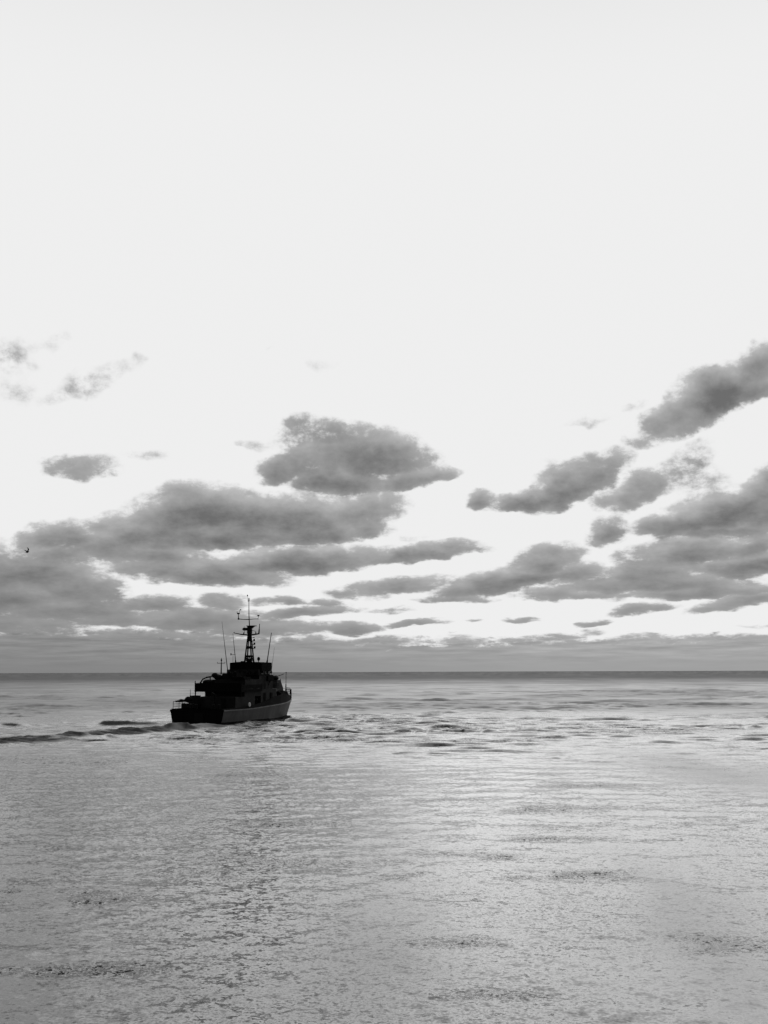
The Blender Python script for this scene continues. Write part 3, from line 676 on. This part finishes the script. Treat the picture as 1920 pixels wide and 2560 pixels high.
MB().tube((0, -.75, mz(11.6)), (0, -.82, mz(10.3)), .035).build('cable', STEEL, mast)
# roof fittings
MB().tube((21.2, -.65, 10.2), (21.2, -.65, 10.6), .07).ball((21.2, -.65, 10.85), .27, .27, .36).build('searchlight', STEEL, ship)
MB().tube((18.5, 1.1, 10.25), (18.5, 1.1, 10.45), .4, .4, 14).ball((18.6, -.1, 10.55), .45, .42, .3).build('radome', BLACK, ship, True)
MB().tube((18.2, 2.9, 10.1), (18.2, 2.9, 11.7), .03).tube((18.2, 2.4, 11.6), (18.2, 3.3, 11.65), .03).ball((18.2, 3.3, 11.65), .14, .1, .22).build('lamp_bracket', STEEL, ship)
for (x, y0, z0, y1_, z1, r0, r1) in ((15, 2.15, 7.9, 3.55, 17.3, .085, .02), (18, 2.25, 10.2, 2.9, 15.3, .075, .03), (20, -2.85, 10.15, -3.65, 15.4, .095, .06), (20.3, -3.5, 7.9, -4.1, 12.8, .035, .02)):
    MB().tube((x, y0, z0), (x, y1_, z1), r0, r1).tube((x, y0, z0), (x, y0 + (y1_ - y0) * .08, z0 + (z1 - z0) * .08), r0 * 1.8, r0 * 1.3).build('whip_aerial', STEEL, ship)
MB().tube((15.0, 2.0, 7.3), (15.0, 2.2, 8.9), .16, .1).plan([(14.4, 1.4), (15.8, 1.4), (15.8, 2.9), (14.4, 2.9)], 7.2, 7.9).build('aerial_mount', STEEL, ship)
for (x, y, z) in ((17.0, 2.95, 9.0), (17.5, -3.05, 8.85)): MB().box(x, x + .6, y - .2, y + .2, z - .5, z - .1, .05).build('lamp', STEEL, ship)
# white lifebuoy hung on the starboard rail
lb = bmesh.new(); n1_, n2_ = 20, 8; vv = [[None] * n2_ for _ in range(n1_)]
for i in range(n1_):
    for j in range(n2_):
        A_ = 6.2832 * i / n1_; B_ = 6.2832 * j / n2_; rr_ = .24 + .13 * math.cos(B_)
        vv[i][j] = lb.verts.new((rr_ * math.cos(A_),   .12 * math.sin(B_), rr_ * math.sin(A_)))
for i in range(n1_):
    for j in range(n2_): lb.faces.new((vv[i][j], vv[(i + 1) % n1_][j], vv[(i + 1) % n1_][(j + 1) % n2_], vv[i][(j + 1) % n2_]))
bmesh.ops.recalc_face_normals(lb, faces=lb.faces)
lm = bpy.data.meshes.new('lifebuoy'); lb.to_mesh(lm); lb.free(); lm.materials.append(WHITE)
lo = bpy.data.objects.new('lifebuoy', lm); col.objects.link(lo)
lo['label'] = 'small white lifebuoy hung low on the ship\'s starboard side above the hull strake'; lo['category'] = 'lifebuoy'
sm_ = Matrix.Translation(ship.location) @ Matrix.Rotation(R(90) - HEAD, 4, 'Z')
lo.matrix_world = sm_ @ Matrix.Translation((9.2, -4.78, 3.2))

# ------------------------------------------------------------------ gull
gr = empty('seagull', (0, 0, 0), 0, 'small dark seagull flying with raised wings at the left edge, above the sea', 'bird')
bm = bmesh.new()
def ringloft(bm, secs, n=8):
    prev = None
    for (c, rx, rz) in secs:
        ring = [bm.verts.new((c[0] + rx * math.cos(6.2832 * i / n), c[1], c[2] + rz * math.sin(6.2832 * i / n))) for i in range(n)]
        if prev: [bm.faces.new((prev[i], prev[(i + 1) % n], ring[(i + 1) % n], ring[i])) for i in range(n)]
        else: bm.faces.new(ring[::-1])
        prev = ring
    bm.faces.new(prev)
ringloft(bm, [((0, -.27, .01), .07, .012), ((0, -.17, 0), .05, .03), ((0, -.06, -.01), .085, .085), ((0, .06, -.01), .09, .095), ((0, .15, .02), .055, .055), ((0, .2, .04), .045, .045), ((0, .24, .04), .035, .035), ((0, .27, .035), .012, .012), ((0, .31, .03), .005, .006)])
def wing(bm, pts):
    T_ = [[], []]
    for (x, yf, yb, z) in pts:
        T_[0].append((bm.verts.new((x, yf, z + .012)), bm.verts.new((x, yb, z + .006)))); T_[1].append((bm.verts.new((x, yf, z - .012)), bm.verts.new((x, yb, z - .006))))
    for i in range(len(pts) - 1):
        a, b2 = T_[0][i], T_[0][i + 1]; c, d2 = T_[1][i], T_[1][i + 1]
        bm.faces.new((a[0], a[1], b2[1], b2[0])); bm.faces.new((c[0], d2[0], d2[1], c[1])); bm.faces.new((a[0], b2[0], d2[0], c[0])); bm.faces.new((a[1], c[1], d2[1], b2[1]))
    bm.faces.new((T_[0][-1][0], T_[0][-1][1], T_[1][-1][1], T_[1][-1][0])); bm.faces.new((T_[0][0][0], T_[1][0][0], T_[1][0][1], T_[0][0][1]))
wing(bm, [(.03, .1, -.09, .04), (.12, .12, -.08, .13), (.22, .13, -.06, .26), (.25, .08, -.07, .36), (.2, 0, -.1, .47), (.17, -.08, -.12, .52)])
wing(bm, [(-.03, .1, -.09, .04), (-.13, .12, -.08, .1), (-.24, .13, -.05, .18), (-.34, .08, -.06, .24), (-.44, -.02, -.1, .3)])
bmesh.ops.recalc_face_normals(bm, faces=bm.faces)
gm = bpy.data.meshes.new('body'); bm.to_mesh(gm); bm.free(); gm.materials.append(FEATHER)
go = bpy.data.objects.new('body', gm); col.objects.link(go); go.parent = gr
gr.location = (-41.0, 128.0, 22.25); gr.rotation_euler = (R(8), R(-4), R(-35)); gr.scale = (1, 1, 1)
